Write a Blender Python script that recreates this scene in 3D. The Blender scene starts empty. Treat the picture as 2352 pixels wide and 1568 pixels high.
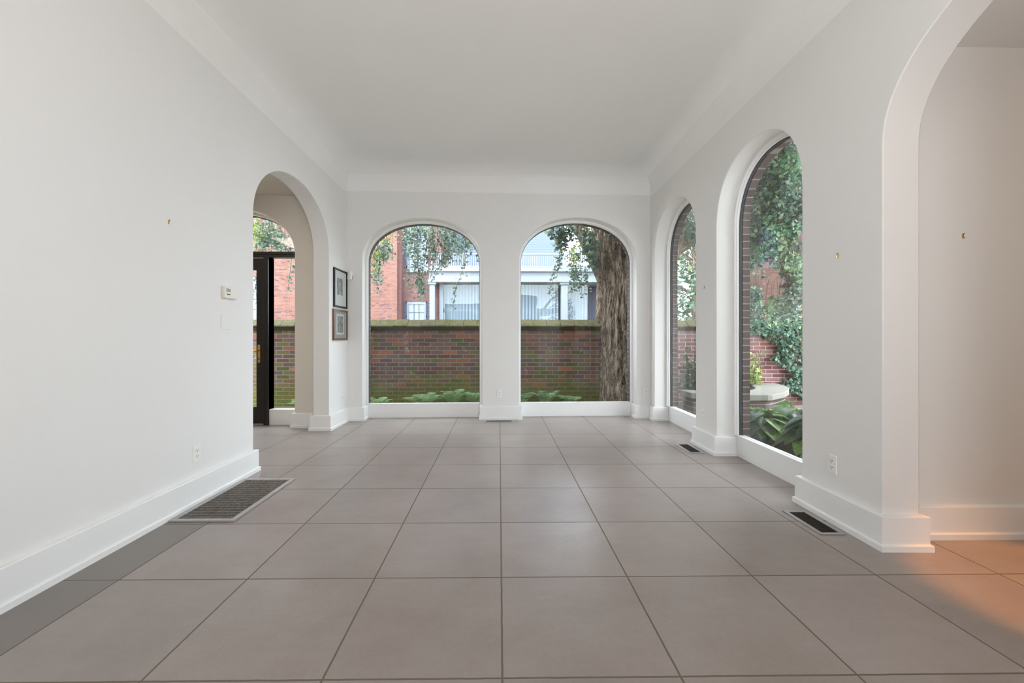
import bpy, bmesh, math, random
from mathutils import Vector, Matrix, noise
R = math.radians
sc = bpy.context.scene
col = sc.collection
random.seed(7)

# ------------------------------------------------------------ camera, sky, lamps, exposure
H, YAW, F_PX, CX, CY = 1.159, 0.0121, 978.4, 1158.5, 775.1
cam_d = bpy.data.cameras.new('camera'); cam = bpy.data.objects.new('camera', cam_d); col.objects.link(cam)
cam.location = (0, 0, H); cam.rotation_euler = (R(90), 0, -YAW)
cam_d.sensor_width = 36; cam_d.lens = F_PX / 2352 * 36
cam_d.shift_x = (1176 - CX) / 2352; cam_d.shift_y = (CY - 784) / 2352
cam_d.clip_start = .02; cam_d.clip_end = 300
sc.camera = cam
sc.view_settings.view_transform = 'Standard'; sc.view_settings.look = 'None'
sc.view_settings.exposure = 0.26; sc.view_settings.gamma = 1.0
sc.view_settings.use_curve_mapping = False
w = bpy.data.worlds.new('sky'); sc.world = w; w.use_nodes = True
bg = w.node_tree.nodes['Background']
bg.inputs['Color'].default_value = (.86, .93, 1.0, 1); bg.inputs['Strength'].default_value = 9.0

def lamp(name, kind, loc, rot, energy, color=(1, 1, 1), size=1.0, size_y=None, angle=None, spread=None):
    d = bpy.data.lights.new(name, kind); o = bpy.data.objects.new(name, d); col.objects.link(o)
    o.location = loc; o.rotation_euler = rot; d.energy = energy; d.color = color
    if kind == 'AREA':
        d.size = size
        if size_y: d.shape = 'RECTANGLE'; d.size_y = size_y
        if spread: d.spread = spread
    if kind == 'SUN': d.angle = angle
    if kind == 'SPOT': d.shadow_soft_size = size; d.spot_size = angle; d.spot_blend = .45
    return o
lamp('sun_through_haze', 'SUN', (0, 0, 20), (R(42), 0, R(-38)), 4.2, (1, .95, .88), angle=R(8))
# added, unseen fill lights behind the camera; then side hall and side room lamps
lamp('rear_fill_light', 'AREA', (-1.2, -1.9, 3.3), (R(20), 0, 0), 10, (1, .94, .88), 1.6, 1.4)
lamp('rear_fill_uplight', 'AREA', (.5, -.7, 1.3), (R(154), 0, 0), 50, (1, .955, .91), .9, .9)
lamp('hall_ceiling_lamp', 'AREA', (-3.6, 3.6, 2.9), (0, 0, 0), 13, (1, .92, .82), .8)
lamp('side_room_spot', 'SPOT', (2.62, 1.86, 2.8), (0, 0, 0), 215, (1, .33, .0), .04, angle=R(27))
lamp('side_room_lamp', 'AREA', (3.7, .3, 2.75), (R(12), 0, 0), 8, (1, .68, .42), .6)

# ------------------------------------------------------------ helpers
def pt(x, y, Y):
    """the point of the vertical plane at distance Y that stands at a given place in view"""
    a, b = (x - CX) / F_PX, -(y - CY) / F_PX
    dx, dy = math.sin(YAW) + a * math.cos(YAW), math.cos(YAW) - a * math.sin(YAW)
    t = Y / dy
    return Vector((dx * t, Y, H + b * t))

class MB:
    def __init__(s): s.v = []; s.f = []
    def add(s, vs, fs):
        n = len(s.v); s.v += [tuple(p) for p in vs]; s.f += [tuple(i + n for i in q) for q in fs]; return s
    def box(s, x0, x1, y0, y1, z0, z1, T=None):
        vs = [(x0, y0, z0), (x1, y0, z0), (x1, y1, z0), (x0, y1, z0), (x0, y0, z1), (x1, y0, z1), (x1, y1, z1), (x0, y1, z1)]
        if T: vs = [T(*p) for p in vs]
        return s.add(vs, [(0, 3, 2, 1), (4, 5, 6, 7), (0, 1, 5, 4), (1, 2, 6, 5), (2, 3, 7, 6), (3, 0, 4, 7)])
    def prism(s, poly, a, b, T):
        """poly: list of (p,q); extruded between a and b; T(p,q,d)->xyz"""
        n = len(poly); vs = [T(p, q, a) for p, q in poly] + [T(p, q, b) for p, q in poly]
        fs = [tuple(range(n)), tuple(range(2 * n - 1, n - 1, -1))]
        fs += [(i, i + n, (i + 1) % n + n, (i + 1) % n) for i in range(n)]
        return s.add(vs, fs)
    def strip(s, A, B, closed=False):
        n = len(A); m = n if closed else n - 1
        return s.add(list(A) + list(B), [(i, (i + 1) % n, (i + 1) % n + n, i + n) for i in range(m)])
    def tube(s, pts, rs, seg=10, cap=True):
        pts = [Vector(p) for p in pts]; rings = []
        up = Vector((0, 0, 1))
        for i, p in enumerate(pts):
            t = (pts[min(i + 1, len(pts) - 1)] - pts[max(i - 1, 0)]).normalized()
            a = t.cross(up)
            if a.length < .1: a = t.cross(Vector((1, 0, 0)))
            a.normalize(); b = t.cross(a)
            r = rs[i] if isinstance(rs, (list, tuple)) else rs
            rings.append([p + (a * math.cos(2 * math.pi * k / seg) + b * math.sin(2 * math.pi * k / seg)) * r for k in range(seg)])
        n0 = len(s.v)
        for rg in rings: s.v += [tuple(q) for q in rg]
        for i in range(len(pts) - 1):
            for k in range(seg):
                a, b = n0 + i * seg + k, n0 + i * seg + (k + 1) % seg
                s.f.append((a, b, b + seg, a + seg))
        if cap:
            s.f.append(tuple(n0 + k for k in range(seg))); s.f.append(tuple(n0 + (len(pts) - 1) * seg + k for k in range(seg - 1, -1, -1)))
        return s
    def build(s, name, mat, parent=None, smooth=None, bevel=None, recalc=True):
        me = bpy.data.meshes.new(name); me.from_pydata(s.v, [], s.f)
        if recalc:
            bm = bmesh.new(); bm.from_mesh(me); bmesh.ops.recalc_face_normals(bm, faces=bm.faces); bm.to_mesh(me); bm.free()
        me.materials.append(mat)
        o = bpy.data.objects.new(name, me); col.objects.link(o)
        if smooth is not None:
            me.shade_smooth()
            if smooth < 180: me.set_sharp_from_angle(angle=R(smooth))
        if bevel:
            md = o.modifiers.new('bevel', 'BEVEL'); md.width = bevel; md.segments = 2; md.limit_method = 'ANGLE'; md.angle_limit = R(50)
        if parent:
            o.parent = parent
            me.transform(parent_world(parent).inverted())
        return o
def parent_world(o):
    m = Matrix.LocRotScale(o.location, o.rotation_euler, None)
    return (parent_world(o.parent) @ m) if o.parent else m
def tag(o, label=None, cat=None, group=None, kind=None):
    if label: o['label'] = label
    if cat: o['category'] = cat
    if group: o['group'] = group
    if kind: o['kind'] = kind
    return o
def struct(o, label=None): o['kind'] = 'structure'; return (tag(o, label) if label else o)
def empty(name, loc=(0, 0, 0), rz=0):
    o = bpy.data.objects.new(name, None); col.objects.link(o); o.location = loc; o.rotation_euler = (0, 0, rz)
    o.empty_display_size = .1; return o
def copy_tree(o, parent=None):
    c = o.copy(); col.objects.link(c); c.parent = parent
    for ch in [q for q in bpy.data.objects if q.parent == o]: copy_tree(ch, c)
    return c

# ------------------------------------------------------------ materials
def srgb(r, g, b):
    f = lambda c: (c / 255 / 12.92) if c / 255 <= .04045 else ((c / 255 + .055) / 1.055) ** 2.4
    return (f(r), f(g), f(b), 1)
class NT:
    def __init__(s, name):
        s.m = bpy.data.materials.new(name); s.m.use_nodes = True; s.n = s.m.node_tree.nodes; s.l = s.m.node_tree.links
        s.b = s.n['Principled BSDF']
    def node(s, t, **kw):
        n = s.n.new(t)
        for k, v in kw.items(): setattr(n, k, v)
        return n
    def set(s, n, **kw):
        for k, v in kw.items(): n.inputs[k.replace('_', ' ')].default_value = v
        return n
    def link(s, a, b): s.l.new(a, b)
    def math(s, op, a, b=None, c=None):
        n = s.node('ShaderNodeMath', operation=op)
        for i, q in enumerate((a, b, c)):
            if q is None: continue
            if isinstance(q, (int, float)): n.inputs[i].default_value = q
            else: s.link(q, n.inputs[i])
        return n.outputs[0]
    def mix(s, fac, a, b, mode='MIX'):
        n = s.node('ShaderNodeMix', data_type='RGBA', blend_type=mode)
        for i, q in ((0, fac), (6, a), (7, b)):
            if isinstance(q, (int, float, tuple)): n.inputs[i].default_value = q
            else: s.link(q, n.inputs[i])
        return n.outputs[2]
    def ramp(s, fac, stops, interp='LINEAR'):
        n = s.node('ShaderNodeValToRGB'); n.color_ramp.interpolation = interp; e = n.color_ramp.elements
        while len(e) < len(stops): e.new(.5)
        for i, (p, c) in enumerate(stops): e[i].position = p; e[i].color = c if len(c) == 4 else (*c, 1)
        s.link(fac, n.inputs[0]); return n.outputs[0]
    def noise(s, vec, scale, detail=4, rough=.55):
        n = s.node('ShaderNodeTexNoise'); n.inputs['Scale'].default_value = scale; n.inputs['Detail'].default_value = detail
        n.inputs['Roughness'].default_value = rough
        if vec is not None: s.link(vec, n.inputs['Vector'])
        return n.outputs['Fac']
    def geo(s): return s.node('ShaderNodeNewGeometry').outputs['Position']
    def sep(s, v):
        n = s.node('ShaderNodeSeparateXYZ'); s.link(v, n.inputs[0]); return n.outputs
    def comb(s, x, y, z=0):
        n = s.node('ShaderNodeCombineXYZ')
        for i, q in enumerate((x, y, z)):
            if isinstance(q, (int, float)): n.inputs[i].default_value = q
            else: s.link(q, n.inputs[i])
        return n.outputs[0]
    def bump(s, h, strength=.3, dist=.01):
        n = s.node('ShaderNodeBump'); n.inputs['Strength'].default_value = strength; n.inputs['Distance'].default_value = dist
        s.link(h, n.inputs['Height']); s.link(n.outputs[0], s.b.inputs['Normal'])
    def base(s, c):
        if isinstance(c, tuple): s.b.inputs['Base Color'].default_value = c
        else: s.link(c, s.b.inputs['Base Color'])
    def rough(s, r, spec=.5, metal=0):
        if isinstance(r, (int, float)): s.b.inputs['Roughness'].default_value = r
        else: s.link(r, s.b.inputs['Roughness'])
        s.b.inputs['Specular IOR Level'].default_value = spec; s.b.inputs['Metallic'].default_value = metal
def plain(name, c, rough=.5, spec=.5, metal=0, var=.04, scale=6, bump=0):
    t = NT(name); g = t.geo(); n = t.noise(g, scale)
    lo = tuple(max(0, q * (1 - var)) for q in c[:3]) + (1,); hi = tuple(min(1, q * (1 + var)) for q in c[:3]) + (1,)
    t.base(t.mix(n, lo, hi)); t.rough(rough, spec, metal)
    if bump: t.bump(t.noise(g, scale * 30, 3), bump, .002)
    return t.m
M = {}
M['wall'] = plain('wall_paint', (.80, .79, .772, 1), .75, .25, var=.012, scale=2.5, bump=.06)
M['hall_wall'] = plain('hall_paint', (.74, .69, .62, 1), .75, .25, var=.012, scale=2.5, bump=.06)
M['ceiling'] = plain('ceiling_paint', (.865, .858, .842, 1), .75, .25, var=.012, scale=2.5, bump=.06)
M['trim'] = plain('trim_paint', (.86, .86, .85, 1), .38, .5, var=.01, scale=3)
M['black'] = plain('black_frame_paint', srgb(26, 21, 20), .4, .5, var=.1)
M['black_frame'] = plain('black_lacquer', srgb(14, 14, 16), .5, .3, var=.05)
M['rubber'] = plain('dark_gasket', srgb(84, 86, 92), .5, .4, var=.1)
M['plate'] = plain('white_plastic', (.84, .83, .80, 1), .35, .5, var=.01)
M['beige_plastic'] = plain('beige_plastic', srgb(222, 216, 203), .4, .5, var=.01)
M['slot'] = plain('dark_slot', srgb(60, 56, 52), .6, .3)
M['brass'] = plain('brass', srgb(214, 176, 96), .25, .5, 1, var=.03)
M['grille'] = plain('bronze_grille', srgb(108, 99, 90), .45, .5, .4, var=.08)
M['grille_frame'] = plain('aluminium_frame', srgb(176, 174, 172), .4, .5, .6, var=.05)
M['pit'] = plain('duct_dark', srgb(22, 19, 17), .8, .2)
M['dark_grille'] = plain('dark_register_slats', srgb(62, 54, 48), .5, .4, .4)
M['walnut'] = plain('walnut_wood', srgb(112, 68, 40), .4, .5, var=.25, scale=14)
M['mat_white'] = plain('white_mat_board', srgb(228, 228, 224), .8, .2, var=.01)
M['mat_grey'] = plain('grey_mat_board', srgb(158, 160, 155), .8, .2, var=.02)
M['house_white'] = plain('white_house_paint', srgb(108, 116, 126), .6, .3, var=.02, scale=1)
M['shutter'] = plain('slate_shutter_paint', srgb(60, 64, 82), .5, .4, var=.08)
M['ledge'] = plain('mossy_ledge_painted_shade', srgb(62, 58, 46), .95, .1, var=.4, scale=12, bump=.6)  # dark tone paints in the shade under the coping, plus mossy mottling
M['stone'] = plain('pale_bench_stone', srgb(138, 134, 126), .8, .2, var=.06, scale=9, bump=.3)
M['soil'] = plain('garden_soil', srgb(120, 112, 90), .95, .1, var=.35, scale=5, bump=.8)
M['glass_lcd'] = plain('display_glass', srgb(96, 112, 118), .15, .6, var=.2, scale=60)
M['twig'] = plain('twig_bark', srgb(98, 88, 66), .8, .2, var=.2, scale=20)

def mat_glass():
    t = NT('window_glass'); t.n.remove(t.b)
    out = t.n['Material Output']; g = t.node('ShaderNodeNewGeometry'); dt = t.node('ShaderNodeVectorMath', operation='DOT_PRODUCT'); t.link(g.outputs['Incoming'], dt.inputs[0]); t.link(g.outputs['Normal'], dt.inputs[1])
    fac = t.math('ADD', .03, t.math('MULTIPLY', .97, t.math('POWER', t.math('SUBTRACT', 1, t.math('ABSOLUTE', dt.outputs['Value'])), 5)))
    tr = t.node('ShaderNodeBsdfTransparent'); tr.inputs[0].default_value = (.95, .965, .965, 1)
    gl = t.node('ShaderNodeBsdfGlossy'); gl.inputs['Roughness'].default_value = 0.0
    mx = t.node('ShaderNodeMixShader'); t.link(fac, mx.inputs[0]); t.link(tr.outputs[0], mx.inputs[1]); t.link(gl.outputs[0], mx.inputs[2])
    t.link(mx.outputs[0], out.inputs[0]); return t.m
M['glass'] = mat_glass()

TX0, TY0, TS = 0.0105, 2.060, .61       # tile grid
def mat_floor():
    t = NT('floor_tile'); g = t.geo(); x, y, z = t.sep(g)
    u = t.math('DIVIDE', t.math('SUBTRACT', x, TX0), TS); v = t.math('DIVIDE', t.math('SUBTRACT', y, TY0), TS)
    wob = t.math('MULTIPLY', t.math('SUBTRACT', t.noise(g, 14, 3), .5), .006)
    def dist(q):
        fr = t.math('FRACT', t.math('ADD', q, wob)); return t.math('MINIMUM', fr, t.math('SUBTRACT', 1, fr))
    d = t.math('MINIMUM', dist(u), dist(v))
    grout = t.math('LESS_THAN', d, .0064)
    cell = t.comb(t.math('FLOOR', u), t.math('FLOOR', v))
    wn = t.node('ShaderNodeTexWhiteNoise', noise_dimensions='2D'); t.link(cell, wn.inputs['Vector'])
    n1 = t.noise(g, 2.6, 6, .6); n2 = t.noise(g, 45, 4, .7)
    st = t.node('ShaderNodeMapping'); st.inputs['Scale'].default_value = (1.0, 6, 1); t.link(g, st.inputs[0])
    n3 = t.noise(st.outputs[0], 3.0, 5, .6)
    c = t.ramp(n1, [(.3, srgb(138, 126, 119)), (.5, srgb(149, 138, 132)), (.72, srgb(157, 148, 143))])
    c = t.mix(t.math('MULTIPLY', n3, .42), c, srgb(126, 114, 106))
    c = t.mix(t.math('MULTIPLY', n2, .34), c, srgb(182, 172, 167))
    tv = t.math('ADD', .93, t.math('MULTIPLY', wn.outputs['Value'], .12))
    c = t.mix(1.0, c, t.comb(tv, tv, tv), 'MULTIPLY')
    # the cut tiles along the left wall nearest the room's entrance are a darker batch
    edge = t.math('MULTIPLY', t.math('LESS_THAN', u, -3.0), t.math('LESS_THAN', v, 1.0))
    c = t.mix(t.math('MULTIPLY', edge, .8), c, srgb(112, 103, 98))
    t.base(t.mix(grout, c, srgb(104, 94, 80)))
    scuff = t.ramp(t.noise(g, 2.2, 6, .65), [(.30, (.38,) * 3), (.70, (.285,) * 3)])
    rr = t.math('ADD', scuff, t.math('MULTIPLY', grout, .4)); t.rough(rr, .7)
    t.bump(t.math('ADD', t.math('MULTIPLY', t.math('SUBTRACT', 1, grout), 1.0), t.math('MULTIPLY', n1, .3)), .25, .002)
    return t.m
M['floor'] = mat_floor()

def dim(c, k): return tuple(q * k for q in c[:3]) + (1,)
def mat_brick(name, stops, mortar, moss=None, bw=.213, bh=.0677, msize=.010, off=.5, rough=.85, axis='xz', white=0, mossz=(.1, .8), alb=1.0):
    stops = [(p_, dim(c_, alb)) for p_, c_ in stops]; mortar = dim(mortar, alb); moss = dim(moss, alb) if moss else None
    t = NT(name); g = t.geo(); x, y, z = t.sep(g)
    p = t.comb(t.math('ADD', x, y) if axis == 'xz' else y, z)
    if axis == 'plan': p = t.comb(x, y)
    wob = t.math('MULTIPLY', t.math('SUBTRACT', t.noise(g, 9, 3), .5), .012)
    v = t.node('ShaderNodeVectorMath', operation='ADD'); t.link(p, v.inputs[0]); t.link(t.comb(wob, wob), v.inputs[1])
    b = t.node('ShaderNodeTexBrick', offset=off); t.link(v.outputs[0], b.inputs['Vector'])
    t.set(b, Color1=(0, 0, 0, 1), Color2=(1, 1, 1, 1), Mortar=(.5, .5, .5, 1), Scale=1.0, Mortar_Size=msize / 2 * 1.3, Mortar_Smooth=.3, Bias=0.0, Brick_Width=bw, Row_Height=bh)
    c = t.ramp(b.outputs['Color'], stops, 'CONSTANT')
    n = t.noise(g, 22, 5, .7); c = t.mix(t.math('MULTIPLY', n, .42), c, tuple(q * .42 for q in stops[0][1][:3]) + (1,))
    if white:
        wn = t.ramp(t.noise(g, 5, 8, .8), [(.58, (0, 0, 0)), (.66, (1, 1, 1))]); c = t.mix(t.math('MULTIPLY', wn, white), c, srgb(196, 180, 176))
    c = t.mix(b.outputs['Fac'], c, mortar)
    if moss:
        mr = t.node('ShaderNodeMapRange'); t.link(z, mr.inputs[0]); mr.inputs[1].default_value = mossz[0]; mr.inputs[2].default_value = mossz[1]
        mr.inputs[3].default_value = .82; mr.inputs[4].default_value = .12
        mn = t.math('ADD', t.noise(g, 2.2, 6, .7), t.math('MULTIPLY', t.math('SUBTRACT', t.noise(g, 18, 4), .5), .4))
        k = t.math('SUBTRACT', t.math('ADD', mr.outputs[0], mn), .62)
        k = t.math('MULTIPLY', t.ramp(k, [(.05, (0, 0, 0)), (.45, (1, 1, 1))]), t.math('SUBTRACT', .88, t.math('MULTIPLY', b.outputs['Fac'], .5)))
        c = t.mix(k, c, moss)
    t.base(c); t.rough(rough, .25)
    t.bump(t.math('ADD', t.math('MULTIPLY', t.math('SUBTRACT', 1, b.outputs['Fac']), 1.0), t.math('MULTIPLY', n, .4)), .45, .010)
    return t.m
M['garden_brick'] = mat_brick('old_garden_brick', [(0, srgb(112, 80, 78)), (.14, srgb(132, 92, 84)), (.28, srgb(92, 96, 52)), (.40, srgb(140, 104, 98)), (.52, srgb(108, 88, 90)), (.64, srgb(116, 112, 64)), (.74, srgb(160, 98, 76)), (.84, srgb(128, 100, 98)), (.95, srgb(184, 106, 74))],
                              srgb(142, 136, 124), moss=srgb(98, 106, 46), white=.75, alb=1.05, mossz=(.0, .62))
M['wall_brick_clean'] = mat_brick('washed_garden_brick', [(0, srgb(150, 104, 106)), (.25, srgb(166, 118, 116)), (.5, srgb(140, 92, 94)), (.7, srgb(176, 136, 132)), (.9, srgb(172, 110, 96))],
                                  srgb(206, 198, 194), white=.6, alb=.75)
M['house_brick'] = mat_brick('orange_house_brick', [(0, srgb(204, 138, 122)), (.3, srgb(214, 152, 134)), (.55, srgb(192, 130, 120)), (.8, srgb(210, 158, 146)), (.94, srgb(140, 112, 124))],
                             srgb(214, 182, 172), bw=.21, bh=.07, alb=.25)
M['house_brick_rose'] = mat_brick('rose_house_brick', [(0, srgb(184, 124, 120)), (.3, srgb(200, 140, 134)), (.6, srgb(176, 118, 118)), (.85, srgb(192, 134, 132))],
                                  srgb(206, 182, 178), bw=.21, bh=.07, alb=.25)
M['pier_brick'] = mat_brick('brown_reveal_brick', [(0, srgb(112, 94, 88)), (.4, srgb(126, 104, 98)), (.7, srgb(98, 84, 80))], srgb(176, 168, 158), bw=1.7, bh=.0677, msize=.009, alb=.7)
M['dark_brick'] = mat_brick('brown_neighbour_brick', [(0, srgb(150, 108, 96)), (.4, srgb(166, 120, 104)), (.7, srgb(134, 98, 90))], srgb(150, 130, 122), alb=.2)
M['paver'] = mat_brick('patio_paver', [(0, srgb(166, 138, 126)), (.4, srgb(180, 152, 140)), (.7, srgb(150, 126, 116))], srgb(150, 140, 128), bw=.2, bh=.1, axis='plan', alb=.6)
def mat_coping():
    t = NT('mossy_coping_stone'); g = t.geo(); x, y, z = t.sep(g)
    
    c = t.ramp(t.noise(g, 6, 6, .7), [(.3, srgb(92, 86, 70)), (.5, srgb(124, 118, 92)), (.6, srgb(98, 100, 50)), (.75, srgb(140, 136, 116))])
    t.base(t.mix(t.math('MULTIPLY', t.noise(g, 30, 5, .8), .6), c, srgb(66, 62, 44))); t.rough(.95, .1); t.bump(t.noise(g, 25, 6), .9, .02); return t.m
M['coping'] = mat_coping()
def mat_siding():
    t = NT('pale_blue_siding'); g = t.geo(); x, y, z = t.sep(g)
    fr = t.math('FRACT', t.math('DIVIDE', z, .14)); j = t.math('LESS_THAN', fr, .16)
    t.base(t.mix(j, srgb(92, 103, 124), srgb(74, 84, 106))); t.rough(.6, .3); return t.m
M['siding'] = mat_siding()
def mat_bark():
    t = NT('tree_bark'); g = t.geo(); mp = t.node('ShaderNodeMapping'); mp.inputs['Scale'].default_value = (1, 1, .20); t.link(g, mp.inputs[0])
    def ridge(sc_, det): return t.math('ABSOLUTE', t.math('SUBTRACT', t.math('MULTIPLY', t.noise(mp.outputs[0], sc_, det, .65), 2), 1))
    r1 = ridge(13, 5); r2 = ridge(34, 4); n2 = t.noise(g, 2.2, 4); n3 = t.noise(g, 90, 4, .7)
    h = t.math('ADD', t.math('MULTIPLY', r1, 1.6), t.math('MULTIPLY', r2, .8))
    c = t.ramp(h, [(.05, srgb(84, 70, 60)), (.2, srgb(160, 140, 120)), (.5, srgb(212, 192, 168)), (.9, srgb(240, 226, 206))])
    c = t.mix(t.math('MULTIPLY', n2, .4), c, srgb(122, 112, 106)); c = t.mix(t.math('MULTIPLY', n3, .3), c, srgb(84, 72, 62))
    t.base(c); t.rough(.95, .15); t.bump(h, 1.0, .05); return t.m
M['bark'] = mat_bark()
def mat_leaf(name, stops, trans=.35):
    t = NT(name); g = t.node('ShaderNodeNewGeometry')
    c = t.ramp(g.outputs['Random Per Island'], stops); t.base(c); t.rough(.45, .4)
    tl = t.node('ShaderNodeBsdfTranslucent'); t.link(c, tl.inputs[0]); mx = t.node('ShaderNodeMixShader'); mx.inputs[0].default_value = trans
    t.link(t.b.outputs[0], mx.inputs[1]); t.link(tl.outputs[0], mx.inputs[2]); t.link(mx.outputs[0], t.n['Material Output'].inputs[0]); return t.m
M['leaf'] = mat_leaf('ginkgo_leaf', [(0, srgb(66, 90, 82)), (.35, srgb(88, 114, 102)), (.7, srgb(118, 142, 128)), (.92, srgb(146, 166, 144)), (1, srgb(160, 176, 112))])
M['leaf_light'] = mat_leaf('sun_tinted_ginkgo_leaf', [(0, srgb(76, 112, 84)), (.4, srgb(104, 142, 106)), (.75, srgb(138, 172, 138)), (1, srgb(176, 200, 152))], .45)  # brighter copy of the ginkgo leaf, sunlight painted into its greens
M['leaf_yellow'] = mat_leaf('yellow_and_sunlit_leaf', [(0, srgb(104, 132, 72)), (.5, srgb(152, 176, 92)), (1, srgb(204, 214, 120))])  # yellow tint paints sunlit tree leaves; on the shrub it is its own colour
M['ivy'] = mat_leaf('ivy_leaf', [(0, srgb(44, 74, 58)), (.5, srgb(70, 104, 84)), (.9, srgb(106, 138, 116)), (1, srgb(150, 170, 110))], .15)
M['fern'] = mat_leaf('fern_leaf', [(0, srgb(104, 142, 82)), (.5, srgb(140, 172, 118)), (1, srgb(172, 198, 152))], .3)
def mat_hosta():
    t = NT('hosta_leaf'); g = t.node('ShaderNodeNewGeometry')
    uv = t.node('ShaderNodeUVMap'); x, y, z = t.sep(uv.outputs[0])
    vein = t.math('ABSOLUTE', t.math('SINE', t.math('MULTIPLY', x, 26)))
    c = t.ramp(g.outputs['Random Per Island'], [(0, srgb(58, 84, 52)), (.35, srgb(84, 110, 82)), (.6, srgb(112, 150, 56)), (1, srgb(140, 174, 66))])
    c = t.mix(t.math('MULTIPLY', t.math('POWER', vein, 6), .25), c, srgb(170, 190, 160)); t.base(c); t.rough(.35, .5)
    tl = t.node('ShaderNodeBsdfTranslucent'); t.link(c, tl.inputs[0]); mx = t.node('ShaderNodeMixShader'); mx.inputs[0].default_value = .3
    t.link(t.b.outputs[0], mx.inputs[1]); t.link(tl.outputs[0], mx.inputs[2]); t.link(mx.outputs[0], t.n['Material Output'].inputs[0]); return t.m
M['hosta'] = mat_hosta()
def mat_curtain():
    t = NT('pleated_curtain'); g = t.geo(); x, y, z = t.sep(g)
    s = t.math('SINE', t.math('MULTIPLY', x, 38)); n = t.noise(t.comb(x, 0, 0), 5, 3)
    t.base(t.mix(t.math('MULTIPLY', t.math('ADD', s, 1), .35), srgb(124, 136, 148), srgb(84, 98, 112))); t.rough(.9, .1); return t.m  # stripes paint the shade between pleats into the colour
M['curtain'] = mat_curtain()
def mat_print(name, lo, hi, sc_):
    t = NT(name); g = t.geo(); n = t.noise(g, sc_, 8, .7)
    t.base(t.ramp(n, [(.35, srgb(*lo)), (.5, srgb(95, 95, 95)), (.62, srgb(*hi))])); t.rough(.4, .4); return t.m
M['print_a'] = mat_print('grey_etching', (52, 52, 54), (196, 196, 192), 14)
M['print_b'] = mat_print('grey_tree_photograph', (40, 40, 40), (206, 206, 200), 32)

# ------------------------------------------------------------ wall frames
class Frame:
    """u along the wall, d outward from the room, z up"""
    def __init__(s, ox, oy, dx, dy, nx, ny):
        l = math.hypot(dx, dy); s.o = (ox, oy); s.u = (dx / l, dy / l); l = math.hypot(nx, ny); s.n = (nx / l, ny / l)
    def __call__(s, u, d, z): return (s.o[0] + s.u[0] * u + s.n[0] * d, s.o[1] + s.u[1] * u + s.n[1] * d, z)
    def P(s, u, z, d): return s(u, d, z)
LX = -2.127
yb = lambda x: 6.046 + .0344 * x                     # the back wall is slightly out of square
xr = lambda y: 2.107 + .0185 * (y - 2.3)             # and so is the right one
FL = Frame(LX, 0, 0, 1, -1, 0)
FB = Frame(0, yb(0), 1, .0344, -.0344, 1)
FR = Frame(xr(0), 0, .0185, 1, 1, -.0185)
FH = Frame(0, 5.53, 1, 0, 0, 1)                      # end wall of the side hall
def arch(u0, u1, spring, rise, e, inset=0, zb=0.0, N=44):
    c = (u0 + u1) / 2; a = (u1 - u0) / 2 - inset; b = rise - inset; pts = [(c - a, zb)]
    for i in range(N + 1):
        th = math.pi - math.pi * i / N; cs, sn = math.cos(th), math.sin(th)
        pts.append((c + math.copysign(abs(cs) ** (2 / e), cs) * a, spring + abs(sn) ** (2 / e) * b))
    return pts + [(c + a, zb)]
A_LEFT = (3.712, 5.352, 2.23, .60, 2.08)
A_W1 = (-1.916, -.245, 2.245, .60, 2.08)
A_W2 = (.287, 1.985, 2.25, .63, 2.08)
A_W3 = (4.636, 5.945, 2.25, .615, 2.2)
A_W4 = (2.957, 4.180, 2.22, .61, 2.2)
A_RA = (.67, 2.315, 2.22, .60, 2.08)
A_H = (-4.30, -2.640, 2.23, .60, 2.08)
def wall(name, fr, u0, u1, top, arches, d0, d1, mat, bottom=0.0, inset=0, bevel=.006):
    poly = [(u0, bottom)]
    for a in sorted(arches): poly += [(p, max(q, bottom)) for p, q in arch(*a, inset=inset, zb=bottom)]
    poly += [(u1, bottom), (u1, top), (u0, top)]
    return MB().prism(poly, d0, d1, fr.P).build(name, mat, smooth=35, bevel=bevel)
TOP = 3.21
struct(wall('wall_left', FL, -3.1, 6.16, TOP + .05, [A_LEFT], 0, .20, M['wall']))
struct(wall('wall_back', FB, -2.30, 2.40, 3.29, [A_W1, A_W2], 0, .20, M['wall']))
struct(wall('wall_right', FR, -3.1, 6.28, TOP + .05, [A_W3, A_W4, A_RA], 0, .20, M['wall']))
struct(wall('wall_hall_end', FH, -4.7, -2.327, 3.0, [A_H], 0, .20, M['hall_wall']))
# brick outer skins, their openings a little smaller
def skin(name, fr, u0, u1, arches, inset=.047):
    poly = [(u0, -.1)]
    for a in sorted(arches):
        pp = arch(*a, inset=inset, zb=-.1); poly += pp
    poly += [(u1, -.1), (u1, 4.2), (u0, 4.2)]
    return struct(MB().prism(poly, .236, .305, fr.P).build(name, M['pier_brick'], smooth=35))
skin('wall_back_outer', FB, -2.25, 2.55, [A_W1, A_W2], .036)
skin('wall_right_outer', FR, 2.6, 6.2, [A_W3, A_W4])
skin('wall_hall_outer', FH, -4.9, -2.26, [A_H], .036)

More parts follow.
